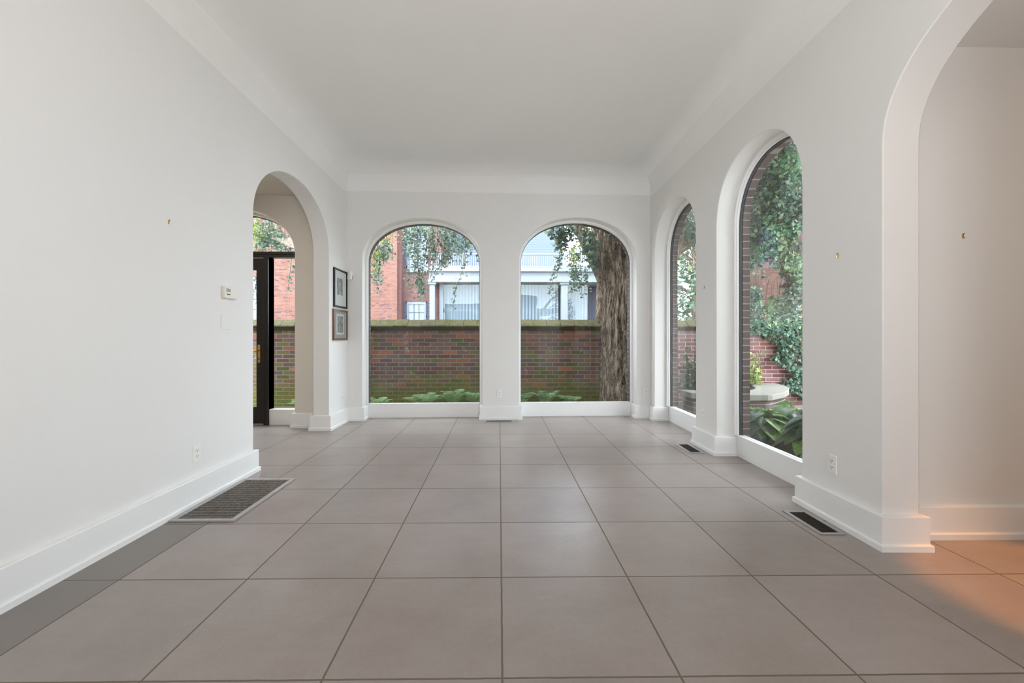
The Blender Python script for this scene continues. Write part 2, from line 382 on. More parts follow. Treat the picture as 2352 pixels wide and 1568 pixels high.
# windows: panel below, white frame, dark gasket, pane
def ring(fr, a, i0, i1, d0, d1, zb):
    A = arch(*a, inset=i0, zb=zb); B = arch(*a, inset=i1, zb=zb); m = MB()
    f = lambda L, d: [fr(p, d, q) for p, q in L]
    m.strip(f(A, d0), f(B, d0)); m.strip(f(B, d0), f(B, d1)); m.strip(f(B, d1), f(A, d1)); m.strip(f(A, d1), f(A, d0))
    n = len(A)
    for k in (0, n - 1): m.add([fr(A[k][0], d0, zb), fr(B[k][0], d0, zb), fr(B[k][0], d1, zb), fr(A[k][0], d1, zb)], [(0, 1, 2, 3)])
    return m
def window(name, fr, a):
    w_ = struct(empty(name, fr((a[0] + a[1]) / 2, .22, 0)))
    MB().box(a[0] - .002, a[1] + .002, .185, .262, 0, .205, fr).build('window_sill_panel', M['trim'], w_, bevel=.003)
    ring(fr, a, 0, .028, .165, .212, .205).build('window_frame', M['trim'], w_, smooth=35)
    ring(fr, a, .028, .034, .185, .205, .205).build('window_bead', M['trim'], w_, smooth=35)
    ring(fr, a, .026, .041, .212, .232, .205).build('window_gasket', M['rubber'], w_, smooth=35)
    MB().prism(arch(*a, inset=.034, zb=.205), .219, .225, fr.P).build('window_glass', M['glass'], w_)
    return w_
window('window_1', FB, A_W1); window('window_2', FB, A_W2); window('window_3', FR, A_W3); window('window_4', FR, A_W4)

# floor, ceiling and the unseen end of the room
struct(MB().box(-5.2, 5.2, -3.3, 2.55, -.12, 0).box(-5.2, 2.46, 2.55, 6.30, -.12, 0).build('floor', M['floor']))
def ceiling():
    base = [(LX, -3.1), (xr(-3.1), -3.1), (xr(6.12), yb(2.178)), (LX, yb(LX))]
    m = MB(); r = .30; rings = []
    for k in range(0, 18):
        th = R(90) * min(k, 16) / 16; s_ = r * (1 - math.cos(th)); h = TOP + r * math.sin(th); bk = .30 * (1 - math.cos(th)) + .07 * math.sin(th)
        hb = max(h, TOP)
        if k == 17: s_ += .03; bk += .03
        y0 = -3.1 + s_
        rings.append([(LX + s_, y0, h), (xr(-3.1) - s_, y0, h), (xr(6.12) - s_, base[2][1] - bk, h), (LX + s_, base[3][1] - bk, h)])
    r0 = rings[0]; rings.insert(0, [(LX + .0006, -3.1, TOP - .03), (r0[1][0] - .0006, -3.1, TOP - .03), (r0[2][0] - .0006, r0[2][1] + .003, TOP - .03), (LX + .0006, r0[3][1] + .003, TOP - .03)])
    rings[1] = [(x_ + (.0006 if x_ < 0 else -.0006), y_, h_) for x_, y_, h_ in rings[1]]
    for i in range(len(rings) - 1): m.strip(rings[i], rings[i + 1], closed=True)
    m.add(rings[-1], [(0, 1, 2, 3)])
    # outer slab above so no daylight leaks in
    o = m.build('ceiling', M['ceiling'], smooth=60)
    return o
struct(ceiling())
struct(MB().box(-5.3, 5.3, -3.5, 6.42, 3.56, 3.75).build('ceiling_roof_slab', M['ceiling']))
m = MB()
m.box(-2.4, .25, -3.3, -3.1, 0, 3.56).box(1.2, 2.4, -3.3, -3.1, 0, 3.56).box(.25, 1.2, -3.3, -3.1, 2.2, 3.56)  # gap between the boxes is an opening added to let daylight in
struct(m.build('wall_rear', M['wall']))
# upper closing strips above the walls
struct(MB().box(-2.33, LX, -3.1, 6.25, TOP, 3.56).box(2.19, 2.45, -3.1, 6.25, TOP, 3.56).box(-2.33, 2.45, 6.15, 6.38, 3.25, 3.56).build('wall_upper', M['wall']))
# side hall and side room shells
m = MB(); m.box(-4.9, -4.7, 1.8, 5.75, 0, 3.0).box(-4.7, -2.327, 1.6, 1.8, 0, 3.0)
struct(m.build('wall_hall', M['hall_wall'])); struct(MB().box(-4.9, -2.327, 1.6, 5.75, 3.0, 3.1).build('ceiling_hall', M['hall_wall']))
m = MB(); m.box(2.30, 5.0, 2.448, 2.58, 0, 2.85)
struct(m.build('wall_alcove', M['wall']))
m = MB(); m.box(5.0, 5.15, -.9, 2.58, 0, 2.85).box(2.3, 5.0, -1.05, -.9, 0, 2.85)
struct(m.build('wall_side_room', M['wall'])); struct(MB().box(2.302, 5.1, -1.0, 2.5, 2.85, 2.95).build('ceiling_side_room', M['ceiling']))

# baseboards: board + shoe swept along the walls, mitred at corners
def sweep(name, path, prof):
    P = [Vector(p) for p in path]; n = len(P); offs = []
    for i in range(n):
        ns = []
        if i > 0: d = (P[i] - P[i - 1]).normalized(); ns.append(Vector((-d.y, d.x)))
        if i < n - 1: d = (P[i + 1] - P[i]).normalized(); ns.append(Vector((-d.y, d.x)))
        if len(ns) == 2: b = (ns[0] + ns[1]); b = b / (1 + ns[0].dot(ns[1])) 
        else: b = ns[0]
        offs.append(b)
    m = MB(); k = len(prof); rings = [[(p.x + o.x * t, p.y + o.y * t, z) for t, z in prof] for p, o in zip(P, offs)]
    for rg in rings: m.v += rg
    for i in range(n - 1):
        for j in range(k):
            a, b = i * k + j, i * k + (j + 1) % k; m.f.append((a, b, b + k, a + k))
    m.f.append(tuple(range(k))); m.f.append(tuple((n - 1) * k + j for j in range(k - 1, -1, -1)))
    return struct(m.build(name, M['trim']))
PROF = [(0, 0), (.042, 0), (.042, .030), (.038, .036), (.030, .038), (.030, .182), (.027, .186), (0, .188)]
x1 = -1.916
sweep('baseboard_left', [(-2.327, 2.0), (-2.327, 3.712), (LX, 3.712), (LX, -3.09)], PROF)
sweep('baseboard_left.001', [FB(x1, .183, 0)[:2], FB(x1, 0, 0)[:2], (LX, yb(LX)), (LX, 5.352), (-2.327, 5.352), (-2.327, 5.53), (-2.640, 5.53), (-2.640, 5.72)], PROF)
sweep('baseboard_back', [FB(.287, .183, 0)[:2], FB(.287, 0, 0)[:2], FB(-.245, 0, 0)[:2], FB(-.245, .183, 0)[:2]], PROF)
sweep('baseboard_right', [(4.95, 2.448), (xr(2.4) + .2, 2.448), FR(2.315, .2, 0)[:2], FR(2.315, 0, 0)[:2], FR(2.957, 0, 0)[:2], FR(2.957, .183, 0)[:2]], PROF)
sweep('baseboard_right.001', [FR(4.180, .183, 0)[:2], FR(4.180, 0, 0)[:2], FR(4.636, 0, 0)[:2], FR(4.636, .183, 0)[:2]], PROF)
sweep('baseboard_right.002', [FR(5.945, .183, 0)[:2], FR(5.945, 0, 0)[:2], (xr(6.12), yb(2.178)), FB(1.985, 0, 0)[:2], FB(1.985, .183, 0)[:2]], PROF)

# ------------------------------------------------------------ black glazed door in the side hall
d1 = struct(empty('door_1', (-3.2, 5.75, 0)))
m = MB()
m.box(-4.26, -2.68, 5.70, 5.80, 2.225, 2.305).box(-4.26, -2.68, 5.69, 5.70, 2.262, 2.27)
m.box(-3.125, -3.055, 5.68, 5.82, 0, 2.225).box(-3.075, -3.055, 5.66, 5.82, .0, 2.225).box(-4.22, -4.15, 5.68, 5.82, 0, 2.225)
m.build('door_frame', M['black'], d1, bevel=.003)
leaf = MB().box(-3.235, -3.128, 5.715, 5.765, .01, 2.215).box(-4.145, -4.05, 5.715, 5.765, .01, 2.215).box(-4.05, -3.235, 5.715, 5.765, 2.06, 2.215).box(-4.05, -3.235, 5.715, 5.765, .01, .235).build('door_leaf', M['black'], d1, bevel=.003)
MB().box(-4.05, -3.235, 5.737, 5.743, .235, 2.06).build('door_glass', M['glass'], leaf)
MB().prism([(-3.197 + .017 * math.cos(t), (1.05 if math.sin(t) > 0 else .84) + .017 * math.sin(t)) for t in [i * math.pi / 8 for i in range(16)]], 5.706, 5.715, lambda p, q, d: (p, d, q)).build('handle_plate', M['brass'], leaf)
MB().tube([(-3.197, 5.71, .99), (-3.197, 5.66, .99), (-3.22, 5.65, .985), (-3.26, 5.65, .97), (-3.31, 5.655, .975)], [.009, .009, .009, .008, .007]).build('door_lever', M['brass'], leaf, smooth=60)
MB().tube([(-3.197, 5.713, .875), (-3.197, 5.700, .875)], .009).build('keyhole', M['slot'], leaf)
m = MB().box(-3.055, -2.63, 5.69, 5.80, 0, .205); m.build('sidelight_panel', M['trim'], d1, bevel=.003)
MB().box(-3.055, -2.66, 5.745, 5.751, .205, 2.225).build('sidelight_glass', M['glass'], d1)
MB().prism([(p, max(q, 2.305)) for p, q in arch(*A_H, inset=.03)][1:-1], 5.745, 5.751, lambda p, q, d: (p, d, q)).build('transom_glass', M['glass'], d1)
ring(FH, A_H, 0, .028, .165, .212, .205).build('window_frame', M['trim'], d1, smooth=35)

# ------------------------------------------------------------ floor registers
def register(name, x0, x1_, y0, y1, label, nx, ny, fw, matg, matf, group=None, hgt=.006):
    """nx bars across, ny cross bars"""
    r_ = empty(name, ((x0 + x1_) / 2, (y0 + y1) / 2, 0)); tag(r_, label, 'floor register', group)
    MB().box(x0, x1_, y0, y0 + fw, 0.0005, hgt).box(x0, x1_, y1 - fw, y1, 0.0005, hgt).box(x0, x0 + fw, y0 + fw, y1 - fw, 0.0005, hgt).box(x1_ - fw, x1_, y0 + fw, y1 - fw, 0.0005, hgt).build('register_frame', matf, r_, bevel=.002)
    m = MB(); a0, a1, b0, b1 = x0 + fw, x1_ - fw, y0 + fw, y1 - fw
    if nx:
        p = (a1 - a0) / nx
        for i in range(nx): m.box(a0 + p * (i + .28), a0 + p * (i + .72), b0, b1, .0012, hgt - .001)
    if ny:
        p = (b1 - b0) / ny; k = .30 if nx else .27
        for i in range(ny): m.box(a0, a1, b0 + p * (i + .5 - k / 2), b0 + p * (i + .5 + k / 2), .0014, hgt - .0012)
    m.build('register_grille', matg, r_)
    MB().box(a0, a1, b0, b1, .0006, .0011).build('register_duct', M['pit'], r_)
    return r_
register('floor_register', -2.075, -1.665, 2.695, 3.50, 'large rectangular floor register with bronze grid beside the left wall', 24, 17, .032, M['grille'], M['grille_frame'], hgt=.012)
def reg_small(cx, cy, ang, lx, ly, label, nb, dark=True):
    r_ = register('floor_register', -lx / 2, lx / 2, -ly / 2, ly / 2, label, 0, nb, .024, M['dark_grille'] if dark else M['grille'], M['grille_frame'])
    r_.location = (cx, cy, 0); r_.rotation_euler = (0, 0, ang); return r_
# (built around the origin: the Empty sits there before it is moved)
reg_small(1.965, 2.650, -.0185, .150, .345, 'dark slatted floor register near the right arch, closest on the right', 20)
reg_small(1.985, 4.425, -.0185, .150, .375, 'slatted floor register beside the pier between the two right windows', 20)
reg_small(-.005, 5.898, R(90) + .0344, .125, .40, 'small floor register before the middle pier of the back wall', 20, False)

# ------------------------------------------------------------ outlets, plates, thermostat, sensor, hooks
def outlet_at(fr, u, z, label):
    o = empty('power_outlet', fr(u, 0, z)); tag(o, label, 'outlet', 'white wall outlets')
    T = lambda a, d, c: fr(u + a, -d, z + c)
    MB().box(-.036, .036, -.001, .006, -.058, .058, T).build('cover_plate', M['plate'], o, bevel=.003)
    for s in (-1, 1):
        cz = s * .0205
        pl = [(.017 * math.cos(t) * 1.0, cz + max(-.0125, min(.0125, .0175 * math.sin(t)))) for t in [i * math.pi / 10 for i in range(20)]]
        rc = MB().prism(pl, .004, .0085, lambda p, q, d: T(p, d, q)).build('receptacle', M['plate'], o)
        MB().box(-.0085, -.0055, .0083, .0092, cz - .002, cz + .007, T).build('slot', M['slot'], rc)
        MB().box(.0055, .0085, .0083, .0092, cz - .001, cz + .007, T).build('slot', M['slot'], rc)
        MB().box(-.0025, .0025, .0083, .0092, cz - .010, cz - .005, T).build('slot', M['slot'], rc)
    MB().box(-.0025, .0025, .0055, .0075, -.0025, .0025, T).build('screw', M['plate'], o)
    return o
outlet_at(FL, 3.018, .348, 'white outlet on the left wall above the big register')
outlet_at(FL, 5.79, .335, 'faint white outlet low below the framed pictures')
outlet_at(FB, .003, .360, 'white outlet on the middle pier of the back wall')
outlet_at(FB, 2.112, .372, 'shadowed white outlet in the back right corner of the room')
outlet_at(FR, 4.458, .352, 'white outlet on the pier between the two right windows')
outlet_at(FR, 2.675, .357, 'nearest white outlet on the right wall beside the big arch')
o = empty('wall_plate', FL(3.335, 0, 1.275)); tag(o, 'blank white cover plate below the thermostat', 'wall plate')
MB().box(3.277, 3.393, -.008, .001, 1.222, 1.330, FL).build('cover_plate', M['wall'], o, bevel=.002)
o = empty('thermostat', FL(3.363, 0, 1.51)); tag(o, 'beige thermostat with small display on the left wall', 'thermostat')
MB().box(3.290, 3.445, -.012, .001, 1.460, 1.556, FL).build('back_plate', M['beige_plastic'], o, bevel=.003)
MB().prism([(3.287, 1.462), (3.44, 1.466), (3.446, 1.512), (3.44, 1.552), (3.287, 1.556), (3.282, 1.51)], -.030, -.010, FL.P).build('housing', M['beige_plastic'], o, bevel=.004)
MB().box(3.302, 3.352, -.0312, -.030, 1.513, 1.538, FL).build('display', M['glass_lcd'], o)
for k in range(3): MB().box(3.308 + k * .014, 3.318 + k * .014, -.0315, -.030, 1.490, 1.497, FL).build('button', M['slot'], o)
o = empty('motion_sensor', (-2.085, 5.93, 2.02)); tag(o, 'small white motion sensor in the back left corner beside the black frame', 'sensor')
MB().prism([(-2.122, 5.965), (-2.118, 5.938), (-2.10, 5.922), (-2.06, 5.922), (-2.043, 5.938), (-2.043, 5.968)], 1.965, 2.022, lambda p, q, d: (p, q, d)).build('sensor_body', M['plate'], o, bevel=.004)
MB().prism([(-2.112, 5.962), (-2.108, 5.938), (-2.09, 5.926), (-2.062, 5.926), (-2.050, 5.938), (-2.050, 5.965)], 2.026, 2.078, lambda p, q, d: (p, q, d)).build('sensor_lens', M['plate'], o, bevel=.004)
MB().prism([(-2.122, 5.967), (-2.118, 5.945), (-2.043, 5.945), (-2.043, 5.970)], 1.960, 2.082, lambda p, q, d: (p, q, d)).build('back_plate', M['plate'], o)
MB().box(-2.084, -2.076, 5.919, 5.922, 1.988, 1.998).build('indicator', M['slot'], o)
def hook(fr, u, z, label):
    o = empty('picture_hook', fr(u, 0, z)); tag(o, label, 'hook', 'picture hooks left in the walls')
    T = lambda a, d, c: fr(u + a, -d, z + c)
    MB().box(-.004, .004, -.001, .003, -.010, .012, T).build('hook_plate', M['brass'], o)
    MB().tube([T(0, 0, .012), T(0, .010, .016)], .0025, 6).build('nail', M['slot'], o)
    MB().tube([T(0, .003, -.010), T(0, .010, -.011), T(0, .012, -.003)], .002, 6).build('hook_tip', M['brass'], o)
hook(FL, 2.766, 1.90, 'small picture hook high on the left wall')
hook(FR, 2.630, 1.668, 'small picture hook between the near window and the big arch')
hook(FR, 4.430, 1.682, 'tiny picture hook on the pier between the two right windows')
hook(Frame(0, 2.448, 1, 0, 0, 1), 2.698, 1.747, 'small picture hook on the warm wall beyond the right arch')

def picture(name, u0, u1, z0, z1, fw, mf, mm, mp, inner, label, window_mat=None):
    o = empty(name, FL((u0 + u1) / 2, 0, (z0 + z1) / 2)); tag(o, label, 'picture')
    T = lambda a, d, c: FL(a, -d, c); m = MB()
    O = [(u0, z0), (u1, z0), (u1, z1), (u0, z1)]; I = [(u0 + fw, z0 + fw), (u1 - fw, z0 + fw), (u1 - fw, z1 - fw), (u0 + fw, z1 - fw)]
    q = lambda L, d: [T(a, d, c) for a, c in L]
    m.strip(q(O, .001), q(O, .020), True); m.strip(q(O, .020), q(I, .020), True); m.strip(q(I, .020), q(I, .008), True); m.strip(q(I, .008), q(O, .001), True)
    m.build('frame', mf, o)
    MB().box(u0 + fw * .8, u1 - fw * .8, .004, .009, z0 + fw * .8, z1 - fw * .8, T).build('mat_board', mm, o)
    a0, a1, c0, c1 = inner
    if window_mat: MB().box(a0 - .03, a1 + .03, .0092, .0098, c0 - .025, c1 + .025, T).build('print_border', window_mat, o)
    MB().box(a0, a1, .0099, .0106, c0, c1, T).build('print', mp, o)
    MB().box(u0 + fw * .9, u1 - fw * .9, .0125, .0135, z0 + fw * .9, z1 - fw * .9, T).build('picture_glass', M['glass'], o)
picture('framed_print', 5.480, 5.945, 1.555, 2.063, .024, M['black_frame'], M['mat_white'], M['print_a'], (5.585, 5.785, 1.725, 1.945), 'black framed print with a wide white mat, upper of the two')
picture('framed_print', 5.455, 5.955, 1.125, 1.531, .026, M['walnut'], M['mat_grey'], M['print_b'], (5.600, 5.800, 1.225, 1.445), 'brown wood framed photograph with grey mat, lower of the two', M['mat_white'])

# ------------------------------------------------------------ outside: ground, garden walls
struct(MB().box(-14, 14, 6.30, 40, -.2, .02).box(2.46, 14, 2.55, 6.30, -.2, .02).box(-14, -5.2, -3, 6.3, -.2, .02).box(-5.2, -2.2, 5.93, 6.30, -.2, .02).build('ground', M['soil']))
struct(MB().box(3.9, 9.0, 2.8, 7.0, .02, .045).build('ground_patio', M['paver']))
def garden_wall(name, x0, x1_, Y, top, label, mat=None):
    g = empty(name, ((x0 + x1_) / 2, Y + .15, .02)); tag(g, label, 'garden wall', 'brick garden walls')
    MB().box(x0, x1_, Y, Y + .33, .02, top - .19).build('brickwork', mat or M['garden_brick'], g)
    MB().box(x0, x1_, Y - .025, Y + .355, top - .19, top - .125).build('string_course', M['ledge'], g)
    prof = [(Y - .06, top - .125), (Y - .06, top - .105), (Y + .09, top), (Y + .24, top), (Y + .39, top - .105), (Y + .39, top - .125)]
    m = MB(); n = int((x1_ - x0) / .23); dx = (x1_ - x0) / n
    for i in range(n):
        j = random.uniform(-.008, .006)
        m.prism([(p, q + j) for p, q in prof], x0 + i * dx + .0015, x0 + (i + 1) * dx - .0015, lambda p, q, d: (d, p, q))
    m.build('coping', M['coping'], g, bevel=.006)
    return g
garden_wall('garden_wall', -8.0, 1.95, 7.10, 1.463, 'mossy old brick garden wall with stone coping left of the tree trunk')
garden_wall('garden_wall', 2.75, 9.0, 7.25, 1.463, 'pale red brick garden wall right of the tree behind the ivy', M['wall_brick_clean'])

# tree
tree = empty('tree', (2.2, 7.25, .02)); tag(tree, 'massive old tree with deeply ridged bark behind the right back window', 'tree')
def spline(P, n):
    out = []
    for i in range(len(P) - 1):
        p0, p1, p2, p3 = (Vector(P[max(0, min(len(P) - 1, k))]) for k in (i - 1, i, i + 1, i + 2))
        for k in range(n):
            t = k / n
            out.append(.5 * (2 * p1 + (p2 - p0) * t + (2 * p0 - 5 * p1 + 4 * p2 - p3) * t * t + (3 * p1 - p0 - 3 * p2 + p3) * t ** 3))
    out.append(Vector(P[-1])); return out
def bark_tube(P, n, seg, amp, name):
    S = spline([tuple(p) for p in P], n); m = MB(); rows = len(S)
    for i, s_ in enumerate(S):
        c = s_.xyz if len(s_) == 4 else s_; r = s_[3]
        t = (S[min(i + 1, rows - 1)].xyz - S[max(i - 1, 0)].xyz).normalized()
        a = t.cross(Vector((0, 1, 0))).normalized(); b = t.cross(a)
        for k in range(seg):
            th = 2 * math.pi * k / seg; d = a * math.cos(th) + b * math.sin(th); p = c + d * r
            q = Vector((p.x * 9, p.y * 9, p.z * 1.6)); q2 = Vector((p.x * 24, p.y * 24, p.z * 5))
            rr = r * (1 + .06 * noise.noise(Vector((d.x * 1.6, d.y * 1.6, c.z * .8)))) + amp * (3.2 * abs(noise.noise(q)) - .8) + amp * .7 * (2.4 * abs(noise.noise(q2)) - .5)
            m.v.append(tuple(c + d * rr))
    for i in range(rows - 1):
        for k in range(seg):
            a_, b_ = i * seg + k, i * seg + (k + 1) % seg; m.f.append((a_, b_, b_ + seg, a_ + seg))
    m.f.append(tuple((rows - 1) * seg + k for k in range(seg)))
    return m.build(name, M['bark'], tree, smooth=180)
bark_tube([(2.27, 7.25, -.15, .80), (2.25, 7.25, .1, .66), (2.20, 7.25, .42, .555), (2.18, 7.25, 1.1, .51), (2.20, 7.25, 1.75, .53), (2.30, 7.25, 2.25, .60), (2.36, 7.25, 2.8, .74), (2.45, 7.25, 3.6, .78), (2.6, 7.3, 4.8, .7)], 40, 320, .026, 'trunk')
bark_tube([(2.05, 7.15, 1.80, .22), (1.80, 7.10, 2.20, .19), (1.55, 7.05, 2.58, .135), (1.30, 7.05, 3.00, .115), (.75, 7.1, 3.45, .10), (-.8, 7.15, 3.62, .085), (-2.6, 7.2, 3.7, .07), (-4.6, 7.2, 3.75, .04)], 12, 40, .010, 'limb')
bark_tube([(2.5, 7.2, 2.35, .25), (2.85, 7.1, 2.62, .17), (3.4, 6.9, 3.0, .13), (4.1, 6.6, 3.9, .10), (4.8, 6.3, 4.7, .08), (5.6, 6.0, 5.0, .05)], 12, 40, .012, 'limb')
bark_tube([(1.95, 7.2, 2.6, .16), (1.7, 7.15, 3.0, .12), (1.45, 7.1, 3.5, .10)], 10, 36, .008, 'limb')

def leaf_geo(m, p, size, droop=.6):
    yaw = random.uniform(0, 2 * math.pi); pitch = random.uniform(-1.3, .5) - droop * .5; roll = random.uniform(-.9, .9)
    Mx = Matrix.Rotation(yaw, 3, 'Z') @ Matrix.Rotation(pitch, 3, 'X') @ Matrix.Rotation(roll, 3, 'Y')
    pts = [(0, 0, 0), (-.62, .55, .06), (-.42, .92, .0), (-.06, 1.0, -.06), (0, .78, -.05), (.08, 1.0, -.06), (.45, .9, .0), (.62, .52, .06)]
    n = len(m.v)
    for q in pts: m.v.append(tuple(p + Mx @ (Vector(q) * size)))
    m.f.append((n, n + 4, n + 3, n + 2, n + 1)); m.f.append((n, n + 7, n + 6, n + 5, n + 4))
def cluster(m, tw, cx, cy, rx, ry, Y, dY=.30, dens=.032, size=.034, top=None):
    n = int(math.pi * rx * ry * dens * 3.4) + 3; c0 = None; seeds = []
    k = max(2, n // 14)
    for _ in range(k):                                  # hanging twigs with leaves around each
        a = random.uniform(0, 2 * math.pi); rr = math.sqrt(random.random()) * .85
        seeds.append((cx + rx * rr * math.cos(a), cy + ry * rr * math.sin(a), Y + random.uniform(-dY, dY)))
    for sx, sy, sY in seeds:
        L = random.uniform(.14, .30); b = pt(sx, sy, sY) + Vector((0, 0, L * .5)); q = b.copy(); path = [b.copy()]
        for i in range(5):
            q = q + Vector((random.uniform(-.02, .02), random.uniform(-.02, .02), -L / 5)); path.append(q.copy())
        tw.tube([b + Vector((random.uniform(-.05, .05), 0, .22))] + path, .0022, 4, False)
        for i in range(14):
            u = random.random() * (len(path) - 1); j = int(u); p = path[j].lerp(path[min(j + 1, len(path) - 1)], u - j)
            leaf_geo(m, p + Vector((random.gauss(0, .035), random.gauss(0, .035), random.gauss(0, .02))), size * random.uniform(.75, 1.25))
def foliage(specs, mat='leaf', **kw):
    m, tw = MB(), MB()
    for s_ in specs: cluster(m, tw, *s_[:4], s_[4] if len(s_) > 4 else 7.25, **kw)
    f = m.build('foliage', M[mat], tree, recalc=False); tw.build('twig', M['twig'], f, recalc=False)
def strand(m, tw, pts, Y, size=.036, every=.011):
    P = [pt(x, y, Y) for x, y in pts]; S = spline([tuple(p) for p in P], 8)
    tw.tube([tuple(p) for p in S], .003, 5, False)
    for a, b in zip(S, S[1:]):
        for k in range(max(1, int((b - a).length / every))):
            leaf_geo(m, a.lerp(b, random.random()) + Vector((random.gauss(0, .03), random.gauss(0, .03), random.gauss(0, .02))), size * random.uniform(.75, 1.25))
foliage([(870, 580, 18, 34), (862, 630, 14, 34), (880, 562, 18, 14), (897, 572, 20, 10), (935, 548, 20, 26), (962, 535, 40, 22), (948, 578, 20, 22), (962, 606, 20, 22), (958, 640, 26, 18), (962, 668, 18, 18),
         (1015, 545, 26, 24), (1032, 566, 18, 28), (1005, 590, 22, 14), (1012, 605, 12, 10), (992, 625, 12, 12), (1082, 558, 22, 20), (1068, 548, 14, 22), (1000, 528, 45, 12), (1040, 535, 20, 22), (1022, 590, 16, 22), (985, 560, 16, 26), (978, 590, 10, 20), (1058, 575, 10, 26), (1100, 578, 8, 20)])
m, tw = MB(), MB()
strand(m, tw, [(1070, 520), (1068, 570), (1066, 610), (1055, 640), (1046, 668), (1042, 710)], 7.0)
strand(m, tw, [(1110, 540), (1103, 590), (1106, 615)], 7.0)
strand(m, tw, [(864, 630), (866, 655), (872, 672)], 7.0)
strand(m, tw, [(885, 550), (880, 580), (896, 588)], 7.0)
strand(m, tw, [(968, 640), (972, 665), (974, 684)], 7.1)
strand(m, tw, [(1290, 520), (1288, 570), (1278, 615), (1268, 650), (1262, 675)], 7.0, every=.007)
strand(m, tw, [(1300, 530), (1296, 565), (1286, 600), (1280, 625)], 6.95, every=.007)
strand(m, tw, [(1320, 610), (1332, 650), (1338, 680)], 7.1)
strand(m, tw, [(668, 560), (669, 600), (664, 640), (662, 668)], 7.0)
strand(m, tw, [(588, 560), (590, 620), (588, 665), (591, 705)], 6.9)
f = m.build('foliage', M['leaf'], tree, recalc=False); tw.build('twig', M['twig'], f, recalc=False)
foliage([(1300, 528, 24, 13, 6.8), (1270, 530, 12, 9, 6.8), (1288, 556, 12, 16, 6.85), (1352, 552, 14, 14, 6.55), (1362, 580, 12, 14, 6.5), (1358, 600, 12, 8, 6.5)], size=.055, dY=.06, dens=.04)
foliage([(1318, 588, 20, 26), (1326, 620, 22, 22), (1318, 650, 14, 14), (1340, 640, 12, 18)], dY=.2)
foliage([(1355, 520, 16, 5, 6.75), (885, 548, 22, 8, 7.1), (865, 600, 8, 20, 7.0), (1320, 575, 10, 16, 7.0), (590, 530, 14, 22, 6.9)], 'leaf_yellow', dY=.08)
foliage([(612, 528, 36, 26), (635, 552, 32, 20), (600, 560, 20, 20), (650, 568, 14, 10)], dens=.055, dY=.35)
# the dense curtain of leaves outside the near right window (X is about 0.6 of the distance)
foliage([(1800, 345, 34, 24, 4.9), (1790, 400, 48, 40, 4.9), (1780, 455, 58, 40, 5.1), (1790, 510, 60, 36, 5.2), (1770, 555, 60, 34, 5.4), (1810, 585, 36, 34, 5.4), (1825, 650, 18, 60, 5.6), (1735, 520, 16, 50, 5.6),
         (1820, 640, 26, 40, 5.8), (1735, 600, 18, 26, 6.2), (1730, 690, 22, 34, 6.6), (1810, 700, 30, 30, 6.2), (1840, 480, 20, 60, 5.2)], dens=.034, size=.042, dY=.35)
foliage([(1800, 380, 40, 50, 4.7), (1790, 520, 50, 16, 4.8), (1825, 600, 14, 50, 5.0), (1780, 700, 30, 12, 5.6), (1770, 450, 40, 60, 4.9), (1780, 560, 50, 40, 5.0)], 'leaf_light', dens=.016, size=.042, dY=.25)
foliage([(1582, 505, 18, 26, 6.7), (1592, 540, 10, 14, 6.7)], dens=.05, size=.05)

# ivy over the right garden wall, shrub, ferns, hostas, bench
m = MB()
def ivy_leaf(p, size, nrm):
    a = random.uniform(0, 6.28); t1 = nrm.cross(Vector((0, 0, 1))).normalized(); t2 = nrm.cross(t1)
    nn = (nrm + t1 * random.gauss(0, .45) + t2 * random.gauss(0, .45)).normalized(); t1 = nn.cross(Vector((.1, .2, 1))).normalized(); t2 = nn.cross(t1)
    u = t1 * math.cos(a) + t2 * math.sin(a); v = nn.cross(u); n = len(m.v)
    for x, y in ((0, -.2), (-.5, -.3), (-.55, .15), (-.25, .3), (0, .9), (.25, .3), (.55, .15), (.5, -.3)): m.v.append(tuple(p + (u * x + v * y) * size))
    m.f.append(tuple(range(n, n + 8)))
for _ in range(9500):
    x = random.uniform(3.6, 8.0); z = random.uniform(.1, 1.75)
    lim = 4.55 + (1.15 - z) * .45 if z < 1.2 else 3.9 + (1.4 - z) * .8
    lim += .12 * math.sin(z * 14)
    if x < lim or (z > 1.55 and random.random() < .5): continue
    ivy_leaf(Vector((x, 7.25 - random.uniform(.02, .22) - (.08 if z > 1.2 else 0), z)), random.uniform(.034, .062), Vector((-.1, -1, .25)).normalized())
tag(m.build('ivy', M['ivy'], recalc=False), 'dark green ivy spilling over the pale brick wall by the stone bench', 'ivy')
def shrub(x, y, z0, r, h, n, label, mat, size=.04):
    e_ = empty('shrub', (x, y, z0)); tag(e_, label, 'shrub'); mm, tw = MB(), MB()
    for k in range(n // 16):
        a = random.uniform(0, 6.28); rr = r * math.sqrt(random.random()); top = Vector((x + rr * math.cos(a), y + rr * math.sin(a), z0 + h * random.uniform(.4, 1)))
        b = Vector((x + rr * .2 * math.cos(a), y + rr * .2 * math.sin(a), z0)); tw.tube([b, b.lerp(top, .5) + Vector((0, 0, .05)), top], .004, 5, False)
        for i in range(16): leaf_geo(mm, b.lerp(top, random.uniform(.35, 1)) + Vector((random.gauss(0, .05), random.gauss(0, .05), random.gauss(0, .04))), size * random.uniform(.8, 1.3), 0)
    mm.build('foliage', mat, e_, recalc=False); tw.build('stem', M['twig'], e_, recalc=False)
shrub(4.06, 6.93, .02, .24, .95, 700, 'yellow green shrub against the pale brick wall behind the stone bench', M['leaf_yellow'])
shrub(3.42, 6.55, .02, .13, .36, 500, 'low dark shrub in the hollow of the curved stone bench', M['ivy'])
shrub(3.15, 6.88, .02, .25, 1.0, 600, 'bluish green shrub seen low through the narrow far right window', M['ivy'])
